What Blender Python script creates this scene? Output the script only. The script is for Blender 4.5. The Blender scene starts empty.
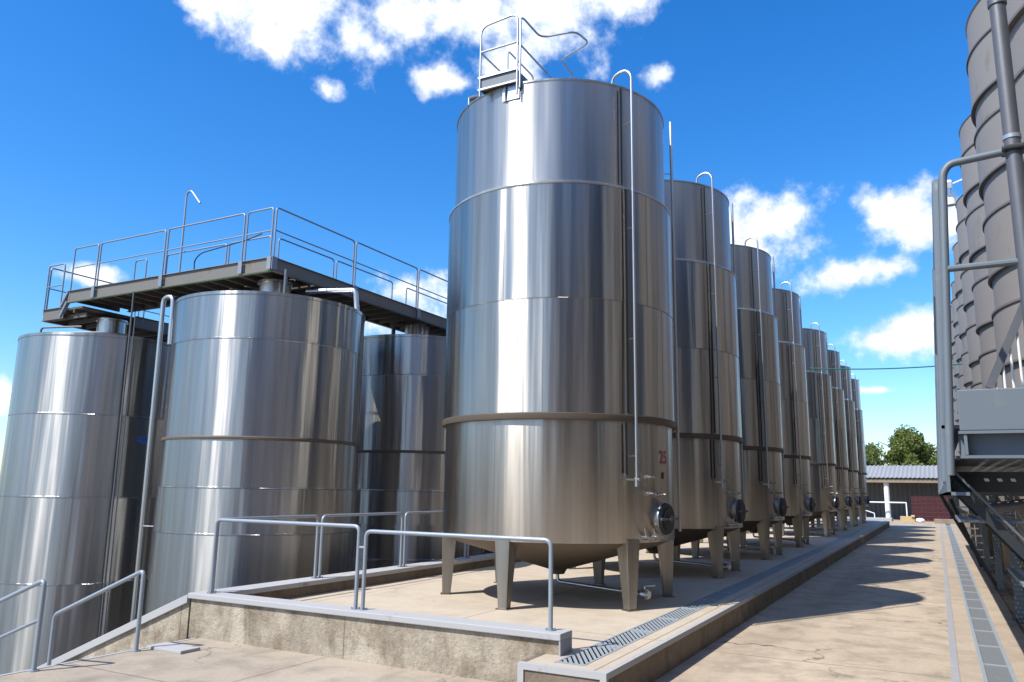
import bpy, bmesh, math, random
from math import sin, cos, pi, radians, atan2, sqrt
from mathutils import Vector, Matrix, noise as mnoise
random.seed(7)
S = bpy.context.scene
COL = S.collection

# ------------------------------------------------------------------ camera
cam_d = bpy.data.cameras.new('camera'); cam = bpy.data.objects.new('camera', cam_d); COL.objects.link(cam)
R3 = Matrix(((0.8813105271353627, 0.0743513192745496, 0.46665151460433824),
             (0.47228544529592054, -0.17085103829818749, -0.8647290794659708),
             (0.015434147920211206, 0.9824875592263574, -0.1856878645561195)))
cam.matrix_world = Matrix.Translation((0, 0, 1.55)) @ R3.to_4x4()
cam_d.sensor_width = 36; cam_d.lens = 780 / 1024 * 36; cam_d.clip_start = 0.05; cam_d.clip_end = 3000
S.camera = cam

# ------------------------------------------------------------------ node helpers
def newmat(name):
    m = bpy.data.materials.new(name); m.use_nodes = True
    nt = m.node_tree; b = nt.nodes['Principled BSDF']
    return m, nt, b
def N(nt, t, **k):
    n = nt.nodes.new(t)
    for a, v in k.items():
        if a.startswith('i_'):
            n.inputs[a[2:].replace('_', ' ')].default_value = v
        else: setattr(n, a, v)
    return n
def L(nt, a, b): nt.links.new(a, b)
def math_n(nt, op, a, b=None, c=None, clamp=False):
    n = nt.nodes.new('ShaderNodeMath'); n.operation = op; n.use_clamp = clamp
    for i, v in enumerate((a, b, c)):
        if v is None: continue
        if isinstance(v, (int, float)): n.inputs[i].default_value = v
        else: nt.links.new(v, n.inputs[i])
    return n.outputs[0]
def ramp(nt, src, stops, interp='LINEAR'):
    r = nt.nodes.new('ShaderNodeValToRGB'); r.color_ramp.interpolation = interp
    el = r.color_ramp.elements
    while len(el) < len(stops): el.new(0.5)
    for e, (p, c) in zip(el, stops):
        e.position = p; e.color = (c[0], c[1], c[2], 1) if len(c) == 3 else c
    nt.links.new(src, r.inputs[0]); return r.outputs[0]
def mixc(nt, f, a, b, mode='MIX'):
    n = nt.nodes.new('ShaderNodeMix'); n.data_type = 'RGBA'; n.blend_type = mode
    for s, v in ((n.inputs[0], f), (n.inputs[6], a), (n.inputs[7], b)):
        if isinstance(v, (int, float)): s.default_value = v
        elif isinstance(v, tuple): s.default_value = (v[0], v[1], v[2], 1)
        else: nt.links.new(v, s)
    return n.outputs[2]
def tex_noise(nt, vec, scale, detail=4, rough=.5, dist=0):
    n = N(nt, 'ShaderNodeTexNoise'); n.inputs['Scale'].default_value = scale
    n.inputs['Detail'].default_value = detail; n.inputs['Roughness'].default_value = rough
    n.inputs['Distortion'].default_value = dist
    if vec is not None: L(nt, vec, n.inputs['Vector'])
    return n.outputs['Fac']
def mapped(nt, src, scale=(1, 1, 1), loc=(0, 0, 0), rot=(0, 0, 0)):
    m = N(nt, 'ShaderNodeMapping'); m.inputs['Scale'].default_value = scale
    m.inputs['Location'].default_value = loc; m.inputs['Rotation'].default_value = rot
    L(nt, src, m.inputs['Vector']); return m.outputs[0]
def bump(nt, b, h, strength, dist):
    n = N(nt, 'ShaderNodeBump'); n.inputs['Strength'].default_value = strength; n.inputs['Distance'].default_value = dist
    L(nt, h, n.inputs['Height']); L(nt, n.outputs[0], b.inputs['Normal']); return n

# ------------------------------------------------------------------ materials
def steel(name, base=(.46, .425, .38), rough=.325, aniso=.88, wave=.024, tint=.32, courses=()):
    m, nt, b = newmat(name)
    tc = N(nt, 'ShaderNodeTexCoord'); oi = N(nt, 'ShaderNodeObjectInfo')
    add = N(nt, 'ShaderNodeVectorMath'); add.operation = 'ADD'
    sc = N(nt, 'ShaderNodeVectorMath'); sc.operation = 'SCALE'
    comb = N(nt, 'ShaderNodeCombineXYZ')
    L(nt, oi.outputs['Random'], comb.inputs[0]); L(nt, oi.outputs['Random'], comb.inputs[1])
    L(nt, comb.outputs[0], sc.inputs[0]); sc.inputs['Scale'].default_value = 37.0
    L(nt, tc.outputs['Object'], add.inputs[0]); L(nt, sc.outputs[0], add.inputs[1])
    v = add.outputs[0]
    # colour: vertical staining and faint mottling of the sheet
    s1 = tex_noise(nt, mapped(nt, v, (5, 5, .12)), 1.0, 5, .6)
    s2 = tex_noise(nt, mapped(nt, v, (1.2, 1.2, .5)), 1.0, 4, .6)
    c = ramp(nt, s1, [(.3, tuple(x * (1 - tint) for x in base)), (.62, base), (.8, (min(1, base[0] * 1.1), min(1, base[1] * 1.09), min(1, base[2] * 1.07)))])
    c = mixc(nt, math_n(nt, 'MULTIPLY', ramp(nt, s2, [(.5, (0, 0, 0)), (.75, (1, 1, 1))]), .25), c, (base[0] * .8, base[1] * .74, base[2] * .66))
    vr = math_n(nt, 'ADD', .84, math_n(nt, 'MULTIPLY', oi.outputs['Random'], .24))
    vc = N(nt, 'ShaderNodeCombineXYZ'); L(nt, vr, vc.inputs[0]); L(nt, vr, vc.inputs[1]); L(nt, vr, vc.inputs[2])
    c = mixc(nt, 1.0, c, vc.outputs[0], 'MULTIPLY')
    L(nt, c, b.inputs['Base Color'])
    b.inputs['Metallic'].default_value = 1
    rn = tex_noise(nt, mapped(nt, v, (9, 9, .6)), 1.0, 4, .6)
    L(nt, math_n(nt, 'ADD', math_n(nt, 'MULTIPLY', rn, .16), rough - .08), b.inputs['Roughness'])
    b.inputs['Anisotropic'].default_value = aniso
    if aniso > 0:
        b.inputs['Anisotropic Rotation'].default_value = .25
        tg = N(nt, 'ShaderNodeTangent'); tg.direction_type = 'RADIAL'; tg.axis = 'Z'
        L(nt, tg.outputs[0], b.inputs['Tangent'])
    # each rolled course of sheet ripples in its own way
    sz = N(nt, 'ShaderNodeSeparateXYZ'); L(nt, tc.outputs['Object'], sz.inputs[0]); acc = None
    for zc_ in courses:
        g_ = math_n(nt, 'MULTIPLY', math_n(nt, 'GREATER_THAN', sz.outputs[2], zc_), 5.37)
        acc = g_ if acc is None else math_n(nt, 'ADD', acc, g_)
    if acc is not None:
        cc = N(nt, 'ShaderNodeCombineXYZ'); L(nt, acc, cc.inputs[0]); L(nt, acc, cc.inputs[1])
        va_ = N(nt, 'ShaderNodeVectorMath'); va_.operation = 'ADD'; L(nt, v, va_.inputs[0]); L(nt, cc.outputs[0], va_.inputs[1]); v = va_.outputs[0]
    # panel waviness: long vertical ripples
    w1 = tex_noise(nt, mapped(nt, v, (1.6, 1.6, .10)), 1.0, 2, .5)
    w2 = tex_noise(nt, mapped(nt, v, (6.0, 6.0, .22)), 1.0, 2, .5)
    h = math_n(nt, 'ADD', w1, math_n(nt, 'MULTIPLY', w2, .13))
    bump(nt, b, h, 1.0, wave * 3)
    return m

def painted(name, col, rough=.45, metallic=0., chips=(.12, .10, .09), amount=.3, scale=6):
    m, nt, b = newmat(name); tc = N(nt, 'ShaderNodeTexCoord')
    n1 = tex_noise(nt, tc.outputs['Object'], scale, 8, .65)
    n2 = tex_noise(nt, tc.outputs['Object'], scale * .2, 4, .5)
    c = mixc(nt, n2, tuple(x * .86 for x in col), tuple(min(1, x * 1.08) for x in col))
    f = math_n(nt, 'MULTIPLY', ramp(nt, n1, [(.6, (0, 0, 0)), (.72, (1, 1, 1))]), amount)
    c = mixc(nt, f, c, chips)
    L(nt, c, b.inputs['Base Color']); b.inputs['Metallic'].default_value = metallic
    L(nt, math_n(nt, 'ADD', math_n(nt, 'MULTIPLY', n1, .25), rough - .1), b.inputs['Roughness'])
    bump(nt, b, n1, .25, .003)
    return m

def concrete(name, ca, cb, dirt, joints=None, cracks=0., stains=.35, bumpd=.004, fine=40, rough=.85, streak=0., tyre=False):
    m, nt, b = newmat(name); tc = N(nt, 'ShaderNodeTexCoord'); P = tc.outputs['Object']
    a1 = tex_noise(nt, P, .35, 6, .6); a2 = tex_noise(nt, P, 2.3, 8, .65, .3); a3 = tex_noise(nt, P, fine, 6, .7)
    c = mixc(nt, ramp(nt, a1, [(.32, (0, 0, 0)), (.68, (1, 1, 1))]), ca, cb)
    c = mixc(nt, math_n(nt, 'MULTIPLY', ramp(nt, a2, [(.45, (0, 0, 0)), (.72, (1, 1, 1))]), stains), c, dirt)
    c = mixc(nt, .35, c, ramp(nt, a3, [(.25, (.35, .35, .35)), (.7, (1, 1, 1))]), 'MULTIPLY')
    if tyre:   # long worn bands in the driving direction
        t = tex_noise(nt, mapped(nt, P, (1.6, .09, 1)), 1.0, 6, .6)
        c = mixc(nt, math_n(nt, 'MULTIPLY', ramp(nt, t, [(.46, (0, 0, 0)), (.7, (1, 1, 1))]), .45), c, dirt)
    if streak:
        t = tex_noise(nt, mapped(nt, P, (3.2, 3.2, 1.3)), 1.0, 9, .75, .6)
        c = mixc(nt, math_n(nt, 'MULTIPLY', ramp(nt, t, [(.42, (0, 0, 0)), (.66, (1, 1, 1))]), streak), c, tuple(x * .45 for x in dirt))
        t2 = tex_noise(nt, P, 17, 6, .8)
        c = mixc(nt, math_n(nt, 'MULTIPLY', ramp(nt, t2, [(.55, (0, 0, 0)), (.68, (1, 1, 1))]), streak), c, tuple(x * .3 for x in dirt))
    h = math_n(nt, 'ADD', math_n(nt, 'MULTIPLY', a3, .5), a2)
    if joints:
        sx = N(nt, 'ShaderNodeSeparateXYZ'); L(nt, P, sx.inputs[0])
        dv = []
        for o, (step, off, wid) in zip((0, 1), joints):
            if not step: continue
            wob = math_n(nt, 'MULTIPLY', tex_noise(nt, P, 6, 3), .015)
            u = math_n(nt, 'ADD', math_n(nt, 'ADD', sx.outputs[o], off), wob)
            f = math_n(nt, 'MODULO', math_n(nt, 'ADD', u, step * 200), step)
            d = math_n(nt, 'MINIMUM', f, math_n(nt, 'SUBTRACT', step, f))
            dv.append(math_n(nt, 'LESS_THAN', d, wid))
        j = dv[0]
        for q in dv[1:]: j = math_n(nt, 'MAXIMUM', j, q)
        c = mixc(nt, math_n(nt, 'MULTIPLY', j, .6), c, tuple(x * .35 for x in dirt))
        h = math_n(nt, 'SUBTRACT', h, j)
    if cracks:
        dn = N(nt, 'ShaderNodeTexNoise'); dn.inputs['Scale'].default_value = 2.2; dn.inputs['Detail'].default_value = 8; L(nt, P, dn.inputs['Vector'])
        vm = N(nt, 'ShaderNodeVectorMath'); vm.operation = 'MULTIPLY_ADD'
        L(nt, dn.outputs['Color'], vm.inputs[0]); vm.inputs[1].default_value = (.9, .9, .9); L(nt, P, vm.inputs[2])
        vo = N(nt, 'ShaderNodeTexVoronoi'); vo.feature = 'DISTANCE_TO_EDGE'; vo.inputs['Scale'].default_value = .42
        L(nt, vm.outputs[0], vo.inputs['Vector'])
        f = ramp(nt, vo.outputs['Distance'], [(0.0, (1, 1, 1)), (.011, (0, 0, 0))])
        gate = ramp(nt, tex_noise(nt, P, .5, 3), [(.45, (0, 0, 0)), (.6, (1, 1, 1))])
        f = math_n(nt, 'MULTIPLY', math_n(nt, 'MULTIPLY', f, gate), cracks)
        c = mixc(nt, f, c, tuple(x * .3 for x in dirt))
        h = math_n(nt, 'SUBTRACT', h, f)
    L(nt, c, b.inputs['Base Color']); b.inputs['Roughness'].default_value = rough
    b.inputs['Specular IOR Level'].default_value = .3
    bump(nt, b, h, .8, bumpd)
    return m

M = {}
M['steel'] = steel('stainless_sheet', courses=(2.5, 4.12, 5.8))
M['steel_top'] = steel('stainless_sheet_matt', base=(.50, .48, .455), rough=.40, aniso=.8, wave=.012, tint=.28)
M['steel_old'] = steel('stainless_sheet_left', base=(.475, .46, .44), rough=.32, wave=.024, aniso=.88, courses=(-.9, .74, 1.49, 2.31, 4.0))
M['steel_low'] = steel('stainless_sheet_low', base=(.475, .46, .44), rough=.32, wave=.024, aniso=.88, courses=(-.38, 1.25, 2.87))
M['steel_leg'] = steel('stainless_leg', base=(.37, .345, .31), rough=.42, aniso=0, wave=.002, tint=.3)
M['pipe'] = steel('stainless_pipe', base=(.58, .58, .58), rough=.36, aniso=0, wave=.001, tint=.1)
M['band'] = painted('weld_band', (.095, .072, .052), .55, .2, (.10, .07, .05), .5, 9)
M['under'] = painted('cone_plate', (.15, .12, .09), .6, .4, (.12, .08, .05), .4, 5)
M['rail'] = painted('galvanised_rail', (.27, .31, .36), .4, .3, (.2, .2, .2), .3, 14)
M['deckrail'] = painted('deck_rail', (.22, .25, .29), .5, .4, (.16, .12, .09), .4, 14)
M['beam'] = painted('rusty_beam', (.16, .15, .135), .6, .2, (.13, .06, .03), .95, 3.5)
M['deck'] = painted('deck_board', (.10, .085, .07), .7, .1, (.05, .04, .03), .4, 6)
M['green_edge'] = painted('green_edge', (.10, .15, .09), .6, .0, (.1, .06, .03), .5, 6)
M['landing'] = painted('landing_paint', (.125, .152, .178), .5, .1, (.20, .2, .19), .4, 9)
M['landing_dark'] = painted('landing_dark', (.10, .115, .13), .55, .2, (.09, .06, .05), .5, 8)
M['grey_pipe'] = painted('grey_pipe', (.12, .125, .14), .45, .4, (.2, .13, .09), .6, 16)
M['silo'] = painted('silo_sheet', (.225, .208, .195), .6, .0, (.15, .135, .12), .7, 1.2)
M['silo_band'] = painted('silo_band', (.13, .12, .12), .7, .0, (.08, .07, .07), .5, 2)
M['rubber'] = painted('rubber', (.015, .017, .02), .5, .0, (.03, .03, .03), .3, 9)
M['blue'] = painted('blue_paint', (.03, .09, .30), .45, .0, (.03, .05, .1), .3, 9)
M['red_paint'] = painted('red_paint', (.26, .055, .045), .6, .0, (.2, .15, .13), .6, 20)
M['white'] = painted('white_paint', (.72, .73, .74), .5, .0, (.4, .4, .38), .4, 7)
M['kerb_paint'] = painted('kerb_paint', (.36, .36, .365), .85, .0, (.20, .18, .15), .9, 3.2)
M['line_paint'] = painted('line_paint', (.29, .29, .30), .85, 0, (.40, .335, .26), .85, 5)
M['kerb_dark'] = painted('kerb_grey', (.30, .30, .32), .85, .0, (.2, .18, .16), .5, 6)
M['grate'] = painted('grate_steel', (.38, .42, .45), .5, .35, (.22, .2, .18), .5, 11)
M['grate_plate'] = painted('grate_plate', (.23, .24, .25), .55, .3, (.14, .13, .12), .5, 15)
M['cavity'] = painted('cavity', (.03, .03, .03), .9, 0, (.02, .02, .02), .3, 5)
M['maroon'] = painted('maroon_plastic', (.075, .012, .015), .55, 0, (.05, .01, .01), .3, 5)
M['card'] = painted('card', (.45, .33, .17), .8, 0, (.35, .25, .13), .4, 5)
M['dark_sheet'] = painted('dark_sheet', (.11, .115, .12), .6, 0, (.08, .07, .06), .3, 2)
M['roof_sheet'] = painted('roof_sheet', (.34, .335, .325), .5, .2, (.35, .33, .3), .3, 1)
M['cable'] = painted('cable_green', (.02, .14, .11), .5, 0, (.02, .08, .06), .2, 5)
M['plinth'] = concrete('plinth', (.34, .27, .19), (.26, .21, .16), (.14, .11, .08), bumpd=.01, streak=.2)
M['floor'] = concrete('platform_floor', (.55, .465, .36), (.47, .395, .305), (.28, .235, .18), joints=((2.4, .35, .008), (4.7, 1.0, .008)), stains=.35, bumpd=.003, cracks=.25)
M['road'] = concrete('road_concrete', (.52, .425, .315), (.43, .35, .26), (.23, .185, .14), joints=((0, 0, 0), (6, 2.2, .012)), cracks=1.0, stains=.8, bumpd=.006, tyre=True)
M['slab'] = concrete('slab_concrete', (.44, .37, .29), (.35, .295, .23), (.17, .14, .11), joints=((2.6, .9, .009), (1.9, .25, .009)), cracks=.9, stains=.6, bumpd=.005)
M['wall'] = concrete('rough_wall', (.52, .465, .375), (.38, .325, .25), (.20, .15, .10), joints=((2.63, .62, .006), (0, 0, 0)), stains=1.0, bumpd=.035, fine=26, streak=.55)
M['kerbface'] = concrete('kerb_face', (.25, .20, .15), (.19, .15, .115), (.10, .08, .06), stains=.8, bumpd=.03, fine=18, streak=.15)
M['strip'] = concrete('strip_concrete', (.46, .375, .285), (.39, .32, .245), (.24, .195, .15), stains=.6, bumpd=.004)
M['lower'] = concrete('lower_ground', (.20, .18, .15), (.16, .15, .12), (.09, .08, .06), stains=.6, bumpd=.01, fine=14)

def leaf_mat(name, a, b_):
    m, nt, b = newmat(name); tc = N(nt, 'ShaderNodeTexCoord')
    n1 = tex_noise(nt, tc.outputs['Object'], 1.3, 4)
    L(nt, mixc(nt, n1, a, b_), b.inputs['Base Color']); b.inputs['Roughness'].default_value = .6
    tr = N(nt, 'ShaderNodeBsdfTranslucent'); tr.inputs[0].default_value = (b_[0] * 1.3, b_[1] * 1.5, b_[2], 1)
    mx = N(nt, 'ShaderNodeMixShader'); mx.inputs[0].default_value = .3
    L(nt, b.outputs[0], mx.inputs[1]); L(nt, tr.outputs[0], mx.inputs[2]); L(nt, mx.outputs[0], nt.nodes['Material Output'].inputs[0])
    return m
M['leaf_a'] = leaf_mat('leaf_warm', (.08, .115, .025), (.165, .19, .045))
M['leaf_b'] = leaf_mat('leaf_cool', (.05, .08, .04), (.10, .13, .07))
M['bark'] = painted('bark', (.11, .085, .06), .9, 0, (.05, .04, .03), .5, 4)

# ------------------------------------------------------------------ mesh helpers
class MB:
    def __init__(s): s.v = []; s.f = []; s.m = []; s.mats = []; s.cur = 0
    def use(s, mat):
        if mat not in s.mats: s.mats.append(mat)
        s.cur = s.mats.index(mat); return s
    def add(s, vs, fs):
        o = len(s.v); s.v += [tuple(v) for v in vs]
        for f in fs: s.f.append(tuple(i + o for i in f)); s.m.append(s.cur)
        return s
    def box(s, x0, x1, y0, y1, z0, z1):
        x0, x1 = min(x0, x1), max(x0, x1); y0, y1 = min(y0, y1), max(y0, y1); z0, z1 = min(z0, z1), max(z0, z1)
        return s.add([(x0, y0, z0), (x1, y0, z0), (x1, y1, z0), (x0, y1, z0), (x0, y0, z1), (x1, y0, z1), (x1, y1, z1), (x0, y1, z1)],
                     [(0, 3, 2, 1), (4, 5, 6, 7), (0, 1, 5, 4), (1, 2, 6, 5), (2, 3, 7, 6), (3, 0, 4, 7)])
    def obox(s, mat, sx, sy, sz):
        vs = [mat @ Vector((a * sx / 2, b * sy / 2, c * sz / 2)) for c in (-1, 1) for b in (-1, 1) for a in (-1, 1)]
        return s.add(vs, [(0, 2, 3, 1), (4, 5, 7, 6), (0, 1, 5, 4), (1, 3, 7, 5), (3, 2, 6, 7), (2, 0, 4, 6)])
    def beam(s, p, q, w, h, up=(0, 0, 1)):
        p, q = Vector(p), Vector(q); d = q - p; ln = d.length; d.normalize()
        u = Vector(up); side = d.cross(u)
        if side.length < 1e-4: u = Vector((0, 1, 0)); side = d.cross(u)
        side.normalize(); u = side.cross(d)
        m = Matrix(((side.x, d.x, u.x, 0), (side.y, d.y, u.y, 0), (side.z, d.z, u.z, 0), (0, 0, 0, 1)))
        return s.obox(Matrix.Translation((p + q) / 2) @ m, w, ln, h)
    def poly(s, pts, y0, y1, axis=1):   # prism of an outline (in the two other axes)
        n = len(pts)
        def mk(a, b, t): return (a, t, b) if axis == 1 else ((t, a, b) if axis == 0 else (a, b, t))
        vs = [mk(a, b, y0) for a, b in pts] + [mk(a, b, y1) for a, b in pts]
        fs = [tuple(range(n))[::-1], tuple(range(n, 2 * n))] + [(i, (i + 1) % n, n + (i + 1) % n, n + i) for i in range(n)]
        return s.add(vs, fs)
    def tube(s, pts, r, n=10, bend=0., cap=True, bs=5):
        P = [Vector(p) for p in pts]
        if bend:
            out = [P[0]]
            for i in range(1, len(P) - 1):
                a, b_, c = P[i - 1], P[i], P[i + 1]
                da = (a - b_); dc = (c - b_); t = min(bend, da.length * .48, dc.length * .48)
                pa = b_ + da.normalized() * t; pc = b_ + dc.normalized() * t
                for k in range(bs + 1):
                    u = k / bs; out.append(pa * (1 - u) ** 2 + b_ * 2 * u * (1 - u) + pc * u * u)
            out.append(P[-1]); P = out
        rs = r if isinstance(r, (list, tuple)) else [r] * len(P)
        o = len(s.v); ref = None
        for i, p in enumerate(P):
            if i == 0: d = P[1] - P[0]
            elif i == len(P) - 1: d = P[-1] - P[-2]
            else: d = (P[i + 1] - P[i]).normalized() + (P[i] - P[i - 1]).normalized()
            d.normalize()
            if ref is None: ref = Vector((0, 0, 1)) if abs(d.z) < .9 else Vector((1, 0, 0))
            a = ref - d * ref.dot(d); a.normalize(); b_ = d.cross(a); ref = a
            for k in range(n):
                t = 2 * pi * k / n; s.v.append(tuple(p + (a * cos(t) + b_ * sin(t)) * rs[i]))
        for i in range(len(P) - 1):
            for k in range(n):
                s.f.append((o + i * n + k, o + i * n + (k + 1) % n, o + (i + 1) * n + (k + 1) % n, o + (i + 1) * n + k)); s.m.append(s.cur)
        if cap:
            s.f.append(tuple(o + k for k in range(n))[::-1]); s.m.append(s.cur)
            s.f.append(tuple(o + (len(P) - 1) * n + k for k in range(n))); s.m.append(s.cur)
        return s
    def lathe(s, prof, c=(0, 0), n=96, mats=None):
        o = len(s.v)
        for r, z in prof:
            for k in range(n):
                t = 2 * pi * k / n; s.v.append((c[0] + r * cos(t), c[1] + r * sin(t), z))
        for i in range(len(prof) - 1):
            for k in range(n):
                s.f.append((o + i * n + k, o + i * n + (k + 1) % n, o + (i + 1) * n + (k + 1) % n, o + (i + 1) * n + k)); s.m.append(s.cur)
        return s
    def build(s, name, mat=None, parent=None, smooth=35, bevel=0, loc=None):
        me = bpy.data.meshes.new(name); me.from_pydata(s.v, [], s.f); me.update()
        mats = s.mats or [mat]
        for k in mats: me.materials.append(M[k] if isinstance(k, str) else k)
        if len(mats) > 1: me.polygons.foreach_set('material_index', s.m)
        bm = bmesh.new(); bm.from_mesh(me); bmesh.ops.recalc_face_normals(bm, faces=bm.faces); bm.to_mesh(me); bm.free()
        if smooth:
            me.polygons.foreach_set('use_smooth', [True] * len(me.polygons)); me.set_sharp_from_angle(angle=radians(smooth))
        o = bpy.data.objects.new(name, me); COL.objects.link(o)
        if loc is not None:
            o.location = loc
            for v in me.vertices: v.co -= Vector(loc)
        if parent is not None: o.parent = parent
        if bevel:
            b = o.modifiers.new('bevel', 'BEVEL'); b.width = bevel; b.segments = 2; b.limit_method = 'ANGLE'; b.angle_limit = radians(50)
        return o
def tag(o, label=None, cat=None, group=None, kind=None):
    if label: o['label'] = label
    if cat: o['category'] = cat
    if group: o['group'] = group
    if kind: o['kind'] = kind
    return o
def empty(name, loc=(0, 0, 0), rz=0):
    o = bpy.data.objects.new(name, None); o.empty_display_size = .3; COL.objects.link(o)
    o.location = loc; o.rotation_euler.z = rz; return o
KIDS = {}
def copy_tree(o, parent=None, skip=()):
    c = o.copy(); COL.objects.link(c)
    if parent is not None: c.parent = parent
    for ch in list(o.children):
        if ch.get('only_first'): continue
        copy_tree(ch, c)
    return c

# ------------------------------------------------------------------ world + sun
W = bpy.data.worlds.new('World'); S.world = W; W.use_nodes = True
nt = W.node_tree; bg = nt.nodes['Background']; bg.inputs[1].default_value = .13
SUN_AZ = radians(180 + 28); SUN_EL = radians(50)       # azimuth from +Y towards +X
sky = N(nt, 'ShaderNodeTexSky'); sky.sky_type = 'NISHITA'; sky.sun_disc = False
sky.sun_elevation = SUN_EL; sky.sun_rotation = SUN_AZ; sky.altitude = 200; sky.air_density = 1.0; sky.dust_density = .5; sky.ozone_density = 2.2
hs = N(nt, 'ShaderNodeHueSaturation'); hs.inputs['Saturation'].default_value = 1.38; hs.inputs['Value'].default_value = 1.0
L(nt, sky.outputs[0], hs.inputs['Color'])
tc = N(nt, 'ShaderNodeTexCoord'); D = tc.outputs['Generated']
sx = N(nt, 'ShaderNodeSeparateXYZ'); L(nt, D, sx.inputs[0])
az = math_n(nt, 'MULTIPLY', math_n(nt, 'ARCTAN2', sx.outputs[0], sx.outputs[1]), 180 / pi)
el = math_n(nt, 'MULTIPLY', math_n(nt, 'ARCSINE', sx.outputs[2]), 180 / pi)
blobs = [(-45.4, 32.5, 6.3, 4.3), (-50.5, 33.2, 5.5, 2.2), (-43.2, 27.6, 1.5, 1.1), (-41.5, 31.5, 3.5, 2.6), (-25.5, 35, 8, 4.5), (-32.5, 33.5, 6, 3.3),
         (-34, 29.0, 2.8, 1.2), (-29.2, 30.0, 3.4, 2.6), (-20.5, 34.5, 3.8, 2.4), (-17.2, 29.2, 1.3, 1.0), (-8.8, 18.5, 4.3, 2.8), (-10.8, 16.6, 3.4, 2.4), (-12.0, 18.6, 2.8, 2.3), (-1.0, 18.5, 3.4, 2.3),
         (1.2, 17.2, 3.0, 1.9), (-3.8, 14.6, 4.0, 1.4), (-2.1, 14.8, 2.6, 1.0), (-.7, 10.6, 3.5, 1.8), (-2.6, 10.2, 1.6, .8), (-57.3, 13.2, 2.2, .7), (-38.2, 12.2, 4.2, 2.4), (-36.0, 13.6, 3.4, 1.8),
         (-61.7, 5.1, 1.3, 1.4), (-3.2, 6.8, 1.6, .35),  (-38.5, 33, 2.5, 2.0), (-47.5, 29.8, 1.2, .5),
         # unseen clouds behind and beside the camera, added to whiten the tank reflections
         (120, 24, 26, 9), (170, 33, 24, 10), (-120, 20, 20, 6), (-96, 36, 14, 6), (70, 30, 16, 7), (30, 38, 9, 5), (-150, 40, 14, 8), (-128, 50, 16, 9), (165, 58, 20, 9), (-78, 17, 7, 3), (150, 12, 16, 4)]
# cloud edges torn by noise
nz = N(nt, 'ShaderNodeTexNoise'); nz.inputs['Scale'].default_value = 9; nz.inputs['Detail'].default_value = 9; nz.inputs['Roughness'].default_value = .62
L(nt, D, nz.inputs['Vector'])
nz2 = N(nt, 'ShaderNodeTexNoise'); nz2.inputs['Scale'].default_value = 26; nz2.inputs['Detail'].default_value = 8; nz2.inputs['Roughness'].default_value = .6
L(nt, D, nz2.inputs['Vector'])
field = None
for a0, e0, ra, re in blobs:
    da = math_n(nt, 'MULTIPLY', math_n(nt, 'SUBTRACT', az, a0), 1 / ra)
    de = math_n(nt, 'MULTIPLY', math_n(nt, 'SUBTRACT', el, e0), 1 / re)
    d = math_n(nt, 'SQRT', math_n(nt, 'ADD', math_n(nt, 'MULTIPLY', da, da), math_n(nt, 'MULTIPLY', de, de)))
    w = math_n(nt, 'SUBTRACT', 1.0, d)
    field = w if field is None else math_n(nt, 'SMOOTH_MAX', field, w, .25)
f = math_n(nt, 'ADD', field, math_n(nt, 'MULTIPLY', math_n(nt, 'SUBTRACT', nz.outputs['Fac'], .5), 2.3))
f = math_n(nt, 'ADD', f, math_n(nt, 'MULTIPLY', math_n(nt, 'SUBTRACT', nz2.outputs['Fac'], .5), 1.7))
mr = N(nt, 'ShaderNodeMapRange'); mr.interpolation_type = 'SMOOTHSTEP'; mr.inputs[1].default_value = -.12; mr.inputs[2].default_value = .72
L(nt, f, mr.inputs[0])
shade = ramp(nt, math_n(nt, 'ADD', math_n(nt, 'MULTIPLY', nz2.outputs['Fac'], .7), math_n(nt, 'MULTIPLY', f, .25)), [(.30, (3.9, 4.6, 5.7)), (.62, (6.6, 6.75, 7.0))])
tcol = ramp(nt, sx.outputs[2], [(0.0, (.93, .98, 1.12)), (.22, (.88, 1.04, 1.17)), (.5, (.78, 1.02, 1.22))])
tint = mixc(nt, 1.0, hs.outputs[0], tcol, 'MULTIPLY')
skyc = mixc(nt, math_n(nt, 'MULTIPLY', mr.outputs[0], .97), tint, shade)
L(nt, skyc, bg.inputs[0])
sd = bpy.data.lights.new('sun', 'SUN'); sd.energy = 4.5; sd.angle = radians(.55); sd.color = (1, .955, .88)
so = bpy.data.objects.new('sun', sd); COL.objects.link(so)
sv = Vector((sin(SUN_AZ) * cos(SUN_EL), cos(SUN_AZ) * cos(SUN_EL), sin(SUN_EL)))
so.rotation_euler = (-sv).to_track_quat('-Z', 'Y').to_euler()
S.view_settings.view_transform = 'Standard'; S.view_settings.look = 'None'; S.view_settings.exposure = 0.6; S.view_settings.gamma = 1
S.view_settings.use_curve_mapping = False

# ------------------------------------------------------------------ setting: ground, road, slab, platform
G = -.32
tag(MB().box(-1500, 1500, -1500, 1500, -2.6, -2.4).build('ground', 'lower', smooth=0), kind='structure')
tag(MB().box(-3.30, -0.02, 6.9, 64, -2.3, G).add([], []).build('road', 'road', smooth=0), kind='structure')
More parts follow.
